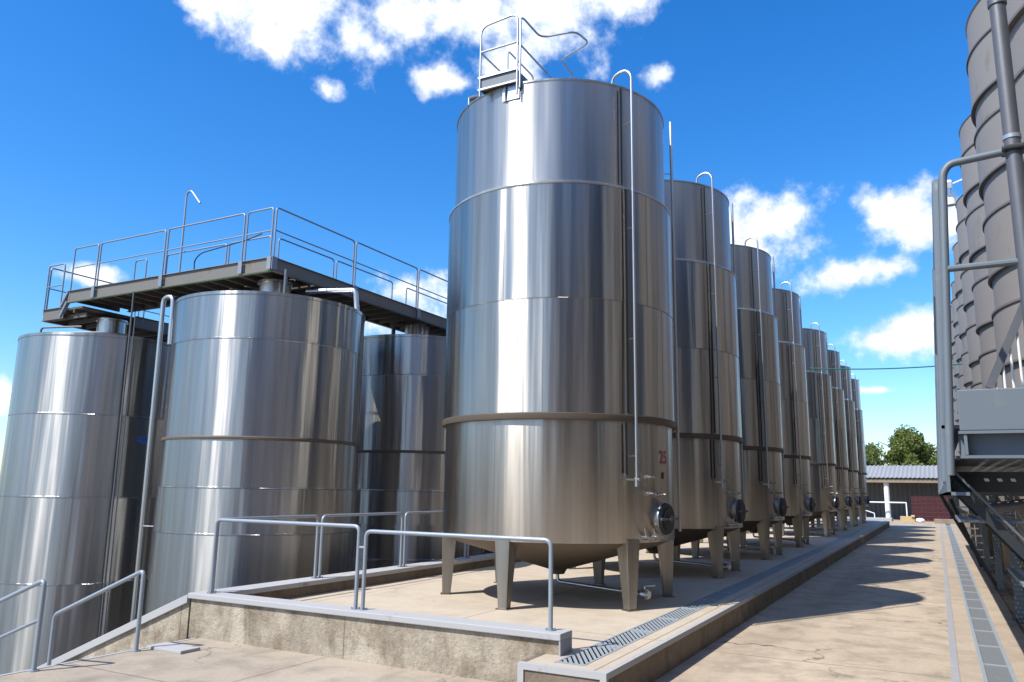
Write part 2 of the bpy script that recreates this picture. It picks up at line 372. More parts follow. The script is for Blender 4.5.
# yard mass around it (paved foreground slab, road bed and strip)
tag(MB().box(-8.15, 60, -40, 6.9, -2.39, G).build('pavement', 'slab', smooth=0), kind='structure')
tag(MB().box(-8.15, -3.3, 6.9, 7.122, -2.3, G).build('pavement', 'slab', smooth=0), kind='structure')
tag(MB().box(.58, .90, 6.9, 64, -2.3, G).build('drain_strip', 'strip', smooth=0), kind='structure')
tag(MB().box(.06, .27, 6.9, 64, -2.3, G).build('pavement', 'strip', smooth=0), kind='structure')
tag(MB().box(-.02, .06, 6.9, 64, -2.3, G + .006).build('kerb_line', 'line_paint', smooth=0), kind='structure')
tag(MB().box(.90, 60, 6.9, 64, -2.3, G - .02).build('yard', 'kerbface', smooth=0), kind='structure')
tag(MB().box(-40, 60, 64, 200, -2.3, G - .004).build('yard', 'road', smooth=0), kind='structure')
# platform
PE = 52
tag(MB().box(-8.05, -3.20, 7.25, PE, -2.3, 0).build('platform', 'floor', smooth=0), kind='structure')
kb = MB(); kb.use('floor').box(-2.90, -2.68, 6.71, PE, -.30, -.0015)
kb.use('floor').box(-3.42, -2.90, 6.71, 6.83, -.30, -.0015).box(-3.42, -3.20, 6.83, 7.245, -.30, -.0015)
kb.use('kerb_paint').box(-2.68, -2.62, 6.65, PE, -.055, 0).box(-3.48, -2.68, 6.65, 6.71, -.055, 0)
kb.use('kerb_paint').box(-3.48, -3.42, 6.65, 6.70, G, -.055).box(-2.68, -2.62, 6.65, 6.70, G, -.055)
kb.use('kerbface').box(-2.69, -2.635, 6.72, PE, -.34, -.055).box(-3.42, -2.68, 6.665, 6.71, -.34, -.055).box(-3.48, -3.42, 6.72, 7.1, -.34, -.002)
tag(kb.build('kerb', None, smooth=0), kind='structure')
tag(MB().box(-3.198, -2.902, 6.84, PE, -.28, -.12).build('drain_channel', 'cavity', smooth=0), kind='structure')

# front wall and side wall with coping
fw = empty('front_wall', (-5.8, 7.1, G))
tag(fw, 'low rough concrete wall with grey painted coping along the front of the tank platform', 'wall')
w = MB().box(-8.36, -3.27, 7.12, 7.24, -.34, .135); wo = w.build('wall_face', 'wall', smooth=0, bevel=.01)
w = MB().poly([(-8.385, .20), (-3.25, .20), (-3.25, .135), (-8.385, .135)], 7.08, 7.36); cp = w.build('coping', 'kerb_paint', smooth=0, bevel=.008)
w = MB().box(-3.268, -3.253, 7.085, 7.357, -.002, .134); ce = w.build('end_cap', 'kerb_dark', smooth=0)
w = MB().box(-8.05, -3.27, 7.243, 7.352, -.002, .134); ci = w.build('inner_face', 'kerb_paint', smooth=0)
for o in (wo, cp, ce, ci): o.parent = fw; o.matrix_parent_inverse = Matrix.Translation((-fw.location))
sw = empty('side_wall', (-8.2, 30, G))
tag(sw, 'long low concrete side wall with pale coping behind the biggest tank, carrying guard rails', 'wall')
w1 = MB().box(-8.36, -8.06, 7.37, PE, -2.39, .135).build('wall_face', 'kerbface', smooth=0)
w2 = MB().box(-8.385, -8.02, 7.365, PE, .137, .202).build('coping', 'kerb_paint', smooth=0, bevel=.008)
for o in (w1, w2): o.parent = sw; o.matrix_parent_inverse = Matrix.Translation((-sw.location))
# sloped stair wall
st = empty('stair_wall', (-10, 7.1, -2.4))
tag(st, 'sloping concrete stair wall with grey coping going down in front of the left tanks', 'wall')
sl = -.41; xe = -13.3; ze = .135 + (xe + 8.387) * .41
w1 = MB().poly([(-8.387, .135 - .055), (-8.387, -2.39), (xe, -2.39), (xe, ze - .055)], 7.12, 7.24).build('wall_face', 'wall', smooth=0)
w2 = MB().poly([(-8.387, .185), (-8.387, .082), (xe, ze - .053), (xe, ze + .045)], 7.08, 7.36).build('coping', 'kerb_paint', smooth=0, bevel=.006)
for o in (w1, w2): o.parent = st; o.matrix_parent_inverse = Matrix.Translation((-st.location))
stp = MB()
for i in range(14):
    stp.box(-8.152 - .36 * (i + 1), -8.152 - .36 * i, 3.4, 7.11, -2.39, G - .146 * (i + 1))
sto = stp.build('stairs', 'slab', smooth=0, bevel=.006)
tag(sto, 'concrete stairs leading down beside the sloping wall to the left tanks', 'stairs')
nos = MB().box(-8.20, -8.152, 3.4, 7.08, G - .05, G + .005).build('nosing', 'kerb_paint', smooth=0); nos.parent = sto
led = MB().box(-8.13, -7.55, 6.35, 6.62, G, G + .035).build('rail_footing', 'kerb_paint', smooth=0, bevel=.005)
tag(led, 'small pale concrete footing under the upper stair handrail post', 'footing')

# ------------------------------------------------------------------ drain grates
def grate_piece():
    root = empty('drain_grate', (0, 0, 0))
    g = MB()
    g.box(-.165, -.140, 0, .985, -.03, .004).box(.140, .165, 0, .985, -.03, .004).box(-.14, .14, 0, .022, -.03, .004).box(-.14, .14, .963, .985, -.03, .004)
    g.build('frame', 'grate', root, smooth=0)
    b = MB()
    y = -.40
    while y < .97:
        p0 = Vector((.14, y, -.002)); p1 = Vector((-.14, y + .45, -.002))
        def clip(p, q):
            d = q - p; t0, t1 = 0, 1
            if d.y:
                ta = (.022 - p.y) / d.y; tb = (.963 - p.y) / d.y
                t0 = max(t0, min(ta, tb)); t1 = min(t1, max(ta, tb))
            return (p + d * t0, p + d * t1) if t1 - t0 > .03 else None
        c = clip(p0, p1)
        if c: b.beam(c[0], c[1], .032, .006)
        y += .10
    b.build('bars', 'grate', root, smooth=0)
    return root
gp = grate_piece()
ys = 6.86; k = 0
while ys < 50:
    o = gp if k == 0 else copy_tree(gp)
    o.location = (-3.05, ys, -.002); o.scale.x = .89
    tag(o, 'grey slotted drain grate set in the platform edge beside the tank legs', 'drain grate', 'slotted grates along the platform edge drain')
    if k == 0: tag(o, 'nearest slotted drain grate at the platform corner, beside the end of the front wall', 'drain grate')
    elif k == 1: tag(o, 'second slotted drain grate from the platform corner, just past the end of the front wall', 'drain grate')
    ys += 1.0; k += 1

def plate_piece():
    root = empty('drain_cover', (0, 0, 0))
    f = MB(); f.box(-.155, -.115, 0, 1.27, -.04, .006).box(.115, .155, 0, 1.27, -.04, .006).box(-.115, .115, 0, .02, -.04, .006)
    f.build('frame', 'grate', root, smooth=0)
    p = MB()
    nx, ny = 10, 34; x0, x1, y0, y1 = -.112, .112, .035, 1.255
    for i in range(nx + 1):
        x = x0 + (x1 - x0) * i / nx; p.box(x - .0055, x + .0055, y0, y1, -.022, -.004)
    for j in range(ny + 1):
        y = y0 + (y1 - y0) * j / ny; p.box(x0, x1, y - .007, y + .007, -.0225, -.0045)
    p.box(x0, x1, y0, y1, -.030, -.024)
    p.build('perforated_plate', 'grate_plate', root, smooth=0)
    return root
pp = plate_piece(); ys = 6.95; k = 0
tag(MB().box(.272, .578, 6.9, 64, -.6, G - .045).build('drain_channel', 'cavity', smooth=0), kind='structure')
while ys < 58:
    o = pp if k == 0 else copy_tree(pp)
    o.location = (.425, ys, G)
    if k == 3: tag(o, 'perforated drain cover nearest the viewer at the bottom right of the road', 'drain cover')
    else: tag(o, 'perforated grey drain cover in the gutter line right of the road', 'drain cover', 'perforated covers along the gutter right of the road')
    if k < 3: o['label'] = 'perforated grey drain cover in the gutter line right of the road'
    ys += 1.275; k += 1

# ------------------------------------------------------------------ tall tank on legs
def arc_pt(r, a, z): t = radians(a); return (r * cos(t), r * sin(t), z)
def make_tall_tank():
    root = empty('steel_tank')
    b = MB()
    b.use('steel').lathe([(1.68, .862), (1.722, .862), (1.728, .875), (1.728, 2.47)], n=144)
    b.lathe([(1.775, 2.555), (1.775, 4.112), (1.779, 4.116), (1.779, 4.124), (1.775, 4.128), (1.775, 5.77)], n=144)
    b.build('body', None, root, smooth=25)
    t = MB().lathe([(1.69, 5.83), (1.69, 7.38), (1.703, 7.385), (1.703, 7.41), (1.685, 7.417)], n=144)
    t.build('upper_shell', 'steel_top', root, smooth=25)
    MB().lathe([(1.70, 2.462), (1.786, 2.466), (1.790, 2.478), (1.788, 2.545), (1.782, 2.553), (1.70, 2.56)], n=144).build('stiffening_ring', 'band', root, smooth=25)
    MB().lathe([(1.68, 5.765), (1.785, 5.77), (1.789, 5.785), (1.735, 5.835), (1.68, 5.84)], n=144).build('stiffening_ring', 'pipe', root, smooth=25)
    MB().lathe([(1.69, 7.41), (.35, 7.58), (0.001, 7.6)], n=72).build('roof', 'steel_top', root, smooth=25)
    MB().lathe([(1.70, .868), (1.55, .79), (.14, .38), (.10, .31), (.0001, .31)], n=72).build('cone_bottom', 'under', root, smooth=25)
    MB().lathe([(1.772, 4.112), (1.7785, 4.113), (1.7785, 4.127), (1.772, 4.128)], n=144).build('weld_seam', 'band', root, smooth=25)
    # vertical weld seams, one per course
    for a, z0, z1, r in ((-91, 4.14, 5.76, 1.775), (-35.5, 5.84, 7.36, 1.69), (-72, 2.56, 4.10, 1.775), (-95, .88, 2.44, 1.728), (-8, 2.56, 4.1, 1.775), (-20, 4.14, 5.76, 1.775)):
        s_ = MB(); m = Matrix.Translation(arc_pt(r, a, (z0 + z1) / 2)) @ Matrix.Rotation(radians(a), 4, 'Z')
        s_.obox(m, .004, .008, z1 - z0); s_.build('weld_seam', 'steel_leg', root, smooth=0)
    for k in range(6):
        a = radians(-90 + 60 * k); l = MB()
        R0 = 1.74; wt, wb, dp = .112, .062, .11
        def P(r, w_, z): return (r * cos(a) - w_ * sin(a), r * sin(a) + w_ * cos(a), z)
        th = .012
        # front plate and two side plates: a folded tapering channel
        vs = [P(R0, -wt, .91), P(R0, wt, .91), P(R0 - .03, wb, .012), P(R0 - .03, -wb, .012),
              P(R0 - .22, -wt, .83), P(R0 - .22, wt, .83), P(R0 - .15, wb, .012), P(R0 - .15, -wb, .012)]
        l.add(vs, [(0, 1, 2, 3), (0, 3, 7, 4), (1, 5, 6, 2), (3, 2, 6, 7), (4, 7, 6, 5), (0, 4, 5, 1)])
        l.use('steel_leg')
        lo = l.build('leg', 'steel_leg', root, smooth=0, bevel=.006)
        fp = MB(); m = Matrix.Translation(P(R0 - .08, 0, .006)) @ Matrix.Rotation(a, 4, 'Z'); fp.obox(m, .15, .18, .012); fp.build('foot_plate', 'steel_leg', lo, smooth=0)
    # cleaning pipe
    A = -31; rp = 1.86
    pts = [arc_pt(rp, A, 1.66), arc_pt(rp, A, 7.55), arc_pt(1.74, A - 1, 7.66), arc_pt(1.56, A - 4, 7.60), arc_pt(1.55, A - 4, 7.36)]
    p = MB().tube(pts, .021, 12, bend=.10); po = p.build('cleaning_pipe', 'pipe', root)
    for z in (2.0, 3.6, 5.2, 6.8):
        q = MB(); r_in = 1.76 if z < 5.8 else 1.68
        if z < 2.4: r_in = 1.70
        q.tube([arc_pt(r_in, A, z), arc_pt(rp, A, z)], .010, 8); q.build('bracket', 'pipe', po)
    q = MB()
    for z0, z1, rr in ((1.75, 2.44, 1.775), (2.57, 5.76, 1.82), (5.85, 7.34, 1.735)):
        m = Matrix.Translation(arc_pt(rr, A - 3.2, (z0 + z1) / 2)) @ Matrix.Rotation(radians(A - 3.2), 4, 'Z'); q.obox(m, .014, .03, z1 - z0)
    q.build('reflection_strip', 'rubber', root, smooth=0)  # dark bar modelled in place of the dark reflection beside the cleaning pipe
    # lower end fitting with a cock
    q = MB().tube([arc_pt(rp, A, 1.60), arc_pt(rp, A, 1.72)], .034, 12).tube([arc_pt(1.70, A, 1.69), arc_pt(1.93, A, 1.69)], .017, 10).tube([arc_pt(rp, A, 1.69), arc_pt(rp, A - 5, 1.69)], .013, 8)
    q.build('fitting', 'pipe', po)
    # sampling cocks
    for a, z in ((-22, 1.73), (-21, 1.51), (-13, 1.50)):
        q = MB().tube([arc_pt(1.70, a, z), arc_pt(1.80, a, z)], .026, 10).tube([arc_pt(1.795, a, z), arc_pt(1.87, a, z)], .014, 8).tube([arc_pt(1.79, a - 2.5, z), arc_pt(1.79, a + 4, z)], .011, 8)
        q.build('sampling_cock', 'pipe', root)
    for a in (-24, -18):
        q = MB().tube([arc_pt(1.70, a, .93), arc_pt(1.82, a, .93)], .028, 10).tube([arc_pt(1.82, a, .93), arc_pt(1.82, a + 4, .93)], .02, 10).tube([arc_pt(1.79, a, .94), arc_pt(1.79, a - 1, 1.05)], .009, 8)
        q.build('tap', 'pipe', root)
    # round manway, opened lid
    A = -9; zc = 1.17; c = Vector(arc_pt(1, A, 0)).normalized()
    def rp_(r, z=zc): return Vector((c.x * r, c.y * r, z))
    mw = MB(); mw.tube([rp_(1.66), rp_(1.79)], .205, 32, cap=False).tube([rp_(1.765), rp_(1.79)], .225, 32)
    mo = mw.build('manway', 'pipe', root)
    ld = MB(); ld.tube([rp_(1.792), rp_(1.825)], [.218, .205], 32); ld.tube([rp_(1.825), rp_(1.838)], .15, 24)
    lo = ld.build('lid', 'rubber', mo)
    hb = MB(); side = Vector((-c.y, c.x, 0))
    hb.beam(rp_(1.85) - side * .24, rp_(1.85) + side * .24, .025, .035); hb.tube([rp_(1.83), rp_(1.89)], .012, 8); hb.build('clamp_bar', 'landing_dark', mo)
    hw = MB(); ring = [rp_(1.885) + side * (.045 * cos(t * pi / 6)) + Vector((0, 0, .045 * sin(t * pi / 6))) for t in range(13)]; hw.tube(ring, .006, 6); hw.build('hand_wheel', 'landing_dark', mo)
    # outlet pipe under the cone with valve
    op = MB().tube([(0, 0, .34), (0, 0, .2), (1.42, -.42, .17)], .026, 12, bend=.12); oo = op.build('outlet_pipe', 'pipe', root)
    e = Vector((1.42, -.42, .17)); d = Vector((1.42, -.42, 0)).normalized()
    v = MB().tube([e - d * .01, e + d * .06], [.03, .055], 16).tube([e + d * .06, e + d * .13], .065, 16).tube([e + d * .13, e + d * .16], .05, 16); v.build('valve', 'pipe', oo)
    h = MB().tube([e + d * .09, e + d * .09 + Vector((0, 0, .11)), e + d * .09 + Vector((.12, .08, .115))], .010, 8, bend=.02); h.build('valve_handle', 'pipe', oo)
    # level gauge pole at the back right
    A = 30; rp = 1.86
    g = MB().tube([arc_pt(rp, A, .95), arc_pt(rp, A, 7.62)], .026, 10); go = g.build('level_pole', 'pipe', root)
    for z in (1.2, 3.3, 4.95, 6.7):
        q = MB(); q.tube([arc_pt(1.68, A, z), arc_pt(rp, A, z)], .010, 6); q.build('bracket', 'pipe', go)
    # lifting lugs on the rim
    for a in (-150, -60, 40, 120):
        q = MB(); m = Matrix.Translation(arc_pt(1.62, a, 7.40)) @ Matrix.Rotation(radians(a), 4, 'Z'); q.obox(m, .10, .02, .10); q.build('lifting_lug', 'pipe', root)
    return root
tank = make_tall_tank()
TY = [11.0, 15.6, 20.4, 25.3, 32.1, 37.0, 42.0, 47.0]
tlabels = ['nearest tall steel tank with red number 25 and a railed hatch platform on top',
           'second tall steel tank of the row, directly behind the one numbered 25',
           'third tall steel tank of the receding row, seen between its neighbours',
           'fourth tall steel tank of the row, the last one before the wider gap',
           'fifth tall steel tank of the row, where the green cable ends',
           'sixth tall steel tank of the row counted from the big front tank',
           'seventh tall steel tank of the row, next to last before the shed',
           'farthest tall steel tank at the end of the row, beside the shed roof']
tanks = []
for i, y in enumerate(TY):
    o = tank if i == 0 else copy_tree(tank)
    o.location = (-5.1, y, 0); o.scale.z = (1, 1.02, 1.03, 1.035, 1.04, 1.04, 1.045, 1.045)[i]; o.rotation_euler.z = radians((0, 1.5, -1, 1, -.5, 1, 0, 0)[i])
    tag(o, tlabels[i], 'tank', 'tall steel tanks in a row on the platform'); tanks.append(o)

# number on the first tank
cu = bpy.data.curves.new('number_text', 'FONT'); cu.body = '25'; cu.size = .25; cu.extrude = .0008; cu.offset = .004; cu.align_x = 'CENTER'; cu.resolution_u = 3
to = bpy.data.objects.new('tmp_text', cu); COL.objects.link(to); bpy.context.view_layer.update()
me = bpy.data.meshes.new_from_object(to.evaluated_get(bpy.context.evaluated_depsgraph_get())); bpy.data.objects.remove(to)
bm = bmesh.new(); bm.from_mesh(me); bmesh.ops.subdivide_edges(bm, edges=[e for e in bm.edges if e.calc_length() > .04], cuts=2)
for v in bm.verts:
    a = radians(-6) + v.co.x / 1.73; r = 1.731 + v.co.z; v.co = Vector((r * cos(a), r * sin(a), 1.93 + v.co.y))
bm.to_mesh(me); bm.free(); me.materials.append(M['red_paint'])
no = bpy.data.objects.new('number', me); COL.objects.link(no); no.parent = tank; no['label'] = 'red painted number 25'
pl = MB(); m = Matrix.Translation(arc_pt(1.732, -7, 1.76)) @ Matrix.Rotation(radians(-7), 4, 'Z'); pl.obox(m, .01, .05, .09); pl.build('small_plate', 'rubber', tank, smooth=0)

# hatch platform on top of the first tank (its own thing)
hp = empty('hatch_platform', (-5.1, 11, 7.4))
tag(hp, 'small steel platform with looping handrails on the roof of the tallest tank', 'platform')
def hbuild(mb, name, mat, par=hp):
    o = mb.build(name, mat); o.parent = par
    o.matrix_parent_inverse = Matrix.Translation((-hp.location)); return o
x0, x1, yf = -5.60, -4.99, 9.27
pb = hbuild(MB().box(x0, x1, yf, 10.4, 7.44, 7.47), 'floor_plate', 'grate_plate')
hbuild(MB().box(x0 - .01, x1 + .01, yf - .02, yf, 7.40, 7.60).box(x1 - .01, x1 + .01, yf, 10.4, 7.40, 7.60).box(x0 - .01, x0 + .01, yf, 10.4, 7.40, 7.60), 'kick_plate', 'landing')
hbuild(MB().box(x0 - .03, x1 + .03, yf - .045, yf - .022, 7.585, 7.615).box(x0 - .03, x1 + .03, yf - .045, yf - .022, 7.395, 7.42), 'trim', 'pipe')
hbuild(MB().tube([(x0, yf - .03, 7.3), (x0, yf - .03, 8.44), (x1 + .02, yf - .03, 8.50), (x1 + .02, yf - .03, 7.2)], .016, 10, bend=.14), 'front_hoop', 'pipe')
hbuild(MB().tube([(x0, yf - .03, 8.02), (x1, yf - .03, 8.03)], .014, 8), 'mid_rail', 'pipe')
hbuild(MB().tube([(x1 + .05, yf, 7.3), (x1 + .05, yf, 8.47), (-4.90, 9.86, 8.42), (-4.38, 10.02, 8.47), (-4.33, 10.45, 8.5), (-4.94, 10.70, 8.5), (-4.95, 11.3, 8.47), (-4.95, 11.34, 7.55)], .016, 10, bend=.13), 'side_rail', 'pipe')
hbuild(MB().tube([(x1 + .02, yf, 8.03), (x1 + .02, 10.9, 8.03), (x1 + .02, 10.9, 7.5)], .014, 8, bend=.1), 'mid_rail', 'pipe')
hbuild(MB().tube([(x0, yf, 8.02), (x0, 10.0, 8.02), (x0, 10.0, 7.45)], .014, 8, bend=.06), 'mid_rail', 'pipe')
hbuild(MB().tube([(x0 + .05, 10.0, 7.45), (x0 + .05, 10.0, 8.45), (x0 + .05, 10.9, 8.45), (x0 + .05, 10.9, 7.5)], .014, 8, bend=.08), 'back_hoop', 'pipe')
hbuild(MB().tube([(-5.18, 9.30, 7.15), (-5.18, 9.26, 7.40), (-5.16, 9.5, 7.44)], .014, 8, bend=.05), 'hook', 'grey_pipe')
hbuild(MB().obox(Matrix.Translation(Vector((-5.1, 11, 0)) + Vector(arc_pt(1.70, -90, 7.28))), .28, .01, .24), 'mounting_plate', 'pipe')
va = empty('roof_vent', (-6.02, 9.62, 7.36))
tag(va, 'small capped vent on the left rim of the tallest tank', 'vent')
MB().tube([(0, 0, -.05), (0, 0, .2)], .022, 10).build('neck', 'pipe', va)
MB().tube([(0, 0, .18), (.14, .05, .22), (.2, .07, .14)], .04, 10, bend=.06).build('cap', 'grey_pipe', va)

# ------------------------------------------------------------------ left tanks
def make_left_tank(name, zt, seams, R=1.75, n=144, darkring=None, zb=-2.25, mat='steel_old'):
    root = empty(name)
    prof = [(R - .03, zb)]
    prof.append((R, zb + .01))
    for z in sorted(seams):
        prof += [(R, z - .018), (R + .007, z - .010), (R + .007, z + .010), (R, z + .018)]
    prof += [(R, zt - .06), (R + .012, zt - .055), (R + .014, zt), (R - .02, zt + .006)]
    MB().lathe(prof, n=n).build('body', mat, root, smooth=25)
    MB().lathe([(R - .01, zt + .002), (.38, zt + .28), (.0001, zt + .29)], n=72).build('roof', 'steel_top', root, smooth=20)
    MB().lathe([(.30, zt + .2), (.30, zt + .55), (.33, zt + .56), (.33, zt + .60), (.0001, zt + .62)], n=40).build('neck', 'steel_old', root, smooth=25)
    if darkring is not None:
        MB().lathe([(R, darkring - .03), (R + .018, darkring - .025), (R + .018, darkring + .01), (R, darkring + .03)], n=n).build('stiffening_ring', 'band', root, smooth=25)
    for k in range(8):
        a = radians(45 * k + 10); q = MB(); m = Matrix.Translation((cos(a) * (R - .1), sin(a) * (R - .1), (zb - 2.4) / 2)) @ Matrix.Rotation(a, 4, 'Z')
        q.obox(m, .1, .2, zb + 2.4 + .02); q.build('leg', 'steel_leg', root, smooth=0)
    return root
tA = make_left_tank('steel_tank', 4.50, [2.87, 1.25, -.38], R=1.72, mat='steel_low'); tA.location = (-16.0, 10.8, 0)
tag(tA, 'leftmost and lowest big steel tank, with a small blue oval sticker', 'tank')
tB = make_left_tank('steel_tank', 4.82, [4.0, 1.49, .74, -.9], darkring=2.31); tB.location = (-11.1, 10.8, 0)
tag(tB, 'wide steel tank under the corner of the walkway, left of centre', 'tank')
tC = make_left_tank('steel_tank', 4.93, [4.03, 1.46, .0, -1.2], darkring=2.31); tC.location = (-11.1, 15.6, 0)
tag(tC, 'half hidden steel tank between the walkway corner tank and the tallest tank', 'tank')
bl = MB(); v = []
for i in range(24):
    t = 2 * pi * i / 24; a = radians(-6) + .12 * cos(t) / 1.72 * 1.3; v.append((1.728 * cos(a), 1.728 * sin(a), 2.41 + .085 * sin(t)))
bl.add(v, [tuple(range(24))]); bo = bl.build('sticker', 'blue', tA, smooth=0); bo['label'] = 'dark blue oval sticker'
for i, (x, y, zt) in enumerate(((-11.1, 20.4, 4.93), (-11.1, 25.2, 4.93), (-16.0, 15.6, 4.5), (-16.0, 20.4, 4.5))):
    o = copy_tree(tC); o.location = (x, y, zt - 4.93)
    tag(o, ('steel tank of the left group standing behind the half hidden one', 'rearmost steel tank of the left group', 'steel tank behind the leftmost tank under the lower walkway', 'steel tank at the back of the far left row')[i], 'tank', 'steel tanks behind the left group')
    if i == 2: pass

# vertical pipes beside the left tanks
pb_ = MB().tube([(-13.22, 10.0, -2.3), (-13.28, 10.0, 5.17), (-13.0, 10.0, 5.17), (-12.97, 10.0, 4.2)], .046, 14, bend=.12).build('hooked_pipe', 'pipe')
tag(pb_, 'thick vertical pipe with a hooked top between the leftmost tank and the walkway corner tank', 'pipe')
for z in (.75,): 
    q = MB().tube([(-13.2, 10.0, z), (-12.4, 10.1, z)], .012, 8).build('bracket', 'pipe', pb_)
pa = MB().tube([(-14.30, 10.12, -2.3), (-14.34, 10.08, 5.4)], .019, 10).build('thin_pipe', 'grey_pipe')
tag(pa, 'thin dark vertical pipe in front of the leftmost tank, left one of a close pair', 'pipe')
pa = MB().tube([(-14.20, 10.14, -2.3), (-14.24, 10.10, 4.9)], .014, 10).build('thin_pipe', 'grey_pipe')
tag(pa, 'thinner vertical pipe in front of the leftmost tank, right one of a close pair', 'pipe')
# small stub pipes under the walkway
for nm, pts, r, lb in (('stub_pipe', [(-10.15, 10.12, 4.85), (-10.15, 10.12, 5.40)], .035, 'short grey pipe standing on the corner tank roof under the walkway corner'),
                   ('hooked_pipe', [(-10.6, 11.15, 5.28), (-9.55, 11.35, 5.24), (-9.52, 11.4, 4.78)], .05, 'white horizontal pipe hooking down onto the right rim of the corner tank'),
                   ('stub_pipe', [(-17.2, 9.95, 4.48), (-17.2, 9.95, 4.88), (-16.3, 10.3, 4.9)], .022, 'thin hooked rod on the left rim of the leftmost tank'),
                   ('stub_pipe', [(-11.45, 15.1, 5.0), (-11.45, 15.1, 5.42), (-11.2, 15.2, 5.46)], .05, 'small curved vent beside the neck of the half hidden tank')):
    tag(MB().tube(pts, r, 12, bend=.08).build(nm, 'pipe' if nm == 'hooked_pipe' else 'grey_pipe'), lb, 'pipe')

# ------------------------------------------------------------------ walkways
def rail_panel(par, p, q, h=1.0, r=.0165, mat='deckrail', mid=.56, low=None):
    p, q = Vector(p), Vector(q); u = Vector((0, 0, h)); e = (q - p).normalized()
    mb = MB().tube([p, p + u, q + u, q], r, 8, bend=.07)
    o = mb.build('rail_frame', mat, par)
    MB().tube([p + u * mid, q + u * mid], r * .8, 8).build('mid_rail', mat, o)
    return o
def channel_beam(mb, p, q, side, h=.26, fl=.07, t=.012):
    # C section between p and q (top edge line), web on p-q, flanges towards 'side'
    p, q, s_ = Vector(p), Vector(q), Vector(side)
    z = Vector((0, 0, 1))
    mb.beam(p - z * h / 2 + s_ * (fl * .5), q - z * h / 2 + s_ * (fl * .5), t, h)
    mb.beam(p - z * t / 2 + s_ * 0, q - z * t / 2 + s_ * 0, fl + t, t)
    mb.beam(p - z * (h - t / 2), q - z * (h - t / 2), fl + t, t)
def walkway(name, label, rects, beams, zt=5.68):
    root = empty(name, (0, 0, 0)); tag(root, label, 'walkway')
    for k, (x0, x1, y0, y1, along) in enumerate(rects):
        b = MB()
        if along == 'x':
            n = int((x1 - x0) / .16)
            for i in range(n): b.box(x0 + i * .16, x0 + i * .16 + .152, y0, y1, zt - .06, zt - .02)
            for yy in (y0 + .3, (y0 + y1) / 2, y1 - .3): b.box(x0, x1, yy - .02, yy + .02, zt - .14, zt - .062)
        else:
            n = int((y1 - y0) / .16)
            for i in range(n): b.box(x0, x1, y0 + i * .16, y0 + i * .16 + .152, zt - .06, zt - .02)
            for xx in (x0 + .3, (x0 + x1) / 2, x1 - .3): b.box(xx - .02, xx + .02, y0, y1, zt - .14, zt - .062)
        b.build('floor_boards', 'deck', root, smooth=0)
        j = MB()
        if along == 'x':
            x = x0 + .1
            while x < x1: j.box(x, x + .05, y0, y1, zt - .235, zt - .142); x += .42
        else:
            y = y0 + .1
            while y < y1: j.box(x0, x1, y, y + .05, zt - .235, zt - .142); y += .42
        j.build('joists', 'deck', root, smooth=0)
    for p, q, s_ in beams:
        b = MB(); channel_beam(b, p, q, s_); b.build('edge_beam', 'beam', root, smooth=0, bevel=.003)
    return root
Z = 5.68
wf = walkway('walkway', 'high steel walkway crossing left to right over the leftmost tank to the corner',
             [(-16.6, -10.55, 10.14, 11.26, 'x')],
             [((-16.6, 10.10, Z), (-10.46, 10.10, Z), (0, -.0, 0)), ((-16.2, 11.30, Z), (-11.74, 11.30, Z), (0, .0, 0))])
g = MB().box(-16.6, -10.5, 10.062, 10.135, Z - .272, Z - .262); g.build('green_edging', 'green_edge', wf, smooth=0)
for a, b_ in ((-15.63, -13.54), (-13.46, -11.30), (-11.22, -10.56)):
    rail_panel(wf, (a, 10.10, Z - .2), (b_, 10.10, Z - .2), h=1.17, mid=.62)
for x in (-15.66, -13.5, -11.26, -10.52):
    MB().box(x - .05, x + .05, 10.03, 10.045, Z - .24, Z + .0).build('clamp_plate', 'deckrail', wf, smooth=0)
rail_panel(wf, (-16.55, 10.10, Z - .2), (-15.71, 10.10, Z - .2), h=1.17, mid=.62)
for a, b_ in ((-16.1, -15.7), (-15.0, -13.1), (-13.02, -11.8)):
    rail_panel(wf, (a, 11.28, Z - .1), (b_, 11.28, Z - .1), h=1.05)
# step down at the left end
stp = MB().beam((-16.6, 10.1, Z - .02), (-16.82, 10.1, Z - .34), .07, .05).beam((-16.6, 10.1, Z - .24), (-16.80, 10.1, Z - .56), .07, .05).beam((-16.62, 10.14, Z - .13), (-16.84, 10.14, Z - .45), .012, .22)
stp.build('step_stringer', 'deckrail', wf, smooth=0)
wr = walkway('walkway', 'high steel walkway running back from the corner over the half hidden tank',
             [(-11.66, -10.54, 11.31, 30, 'y')],
             [((-10.50, 10.14, Z), (-10.50, 30, Z), (-.0, 0, 0)), ((-11.70, 11.35, Z), (-11.70, 30, Z), (.0, 0, 0))])
y = 10.12; k = 0
while y < 28:
    rail_panel(wr, (-10.50, y, Z - .2), (-10.50, y + 2.24, Z - .2), h=1.17, mid=.62)
    MB().box(-10.455, -10.44, y - .08, y + .05, Z - .24, Z).build('clamp_plate', 'deckrail', wr, smooth=0)
    y += 2.31; k += 1
for a, b_ in ((11.4, 13.1), (13.2, 15.3), (15.9, 17.9), (18, 20.1), (20.2, 22.3)):
    rail_panel(wr, (-11.70, a, Z - .1), (-11.70, b_, Z - .1), h=1.02)
ZL = 5.33
wl = walkway('walkway', 'lower steel walkway at the far left running back behind the leftmost tank',
             [(-17.40, -16.1, 10.14, 24, 'y')],
             [((-17.44, 10.1, ZL), (-16.7, 10.1, ZL), (0, 0, 0)), ((-17.44, 10.14, ZL), (-17.44, 24, ZL), (0, 0, 0)), ((-16.06, 11.4, ZL), (-16.06, 24, ZL), (0, 0, 0))], zt=ZL)
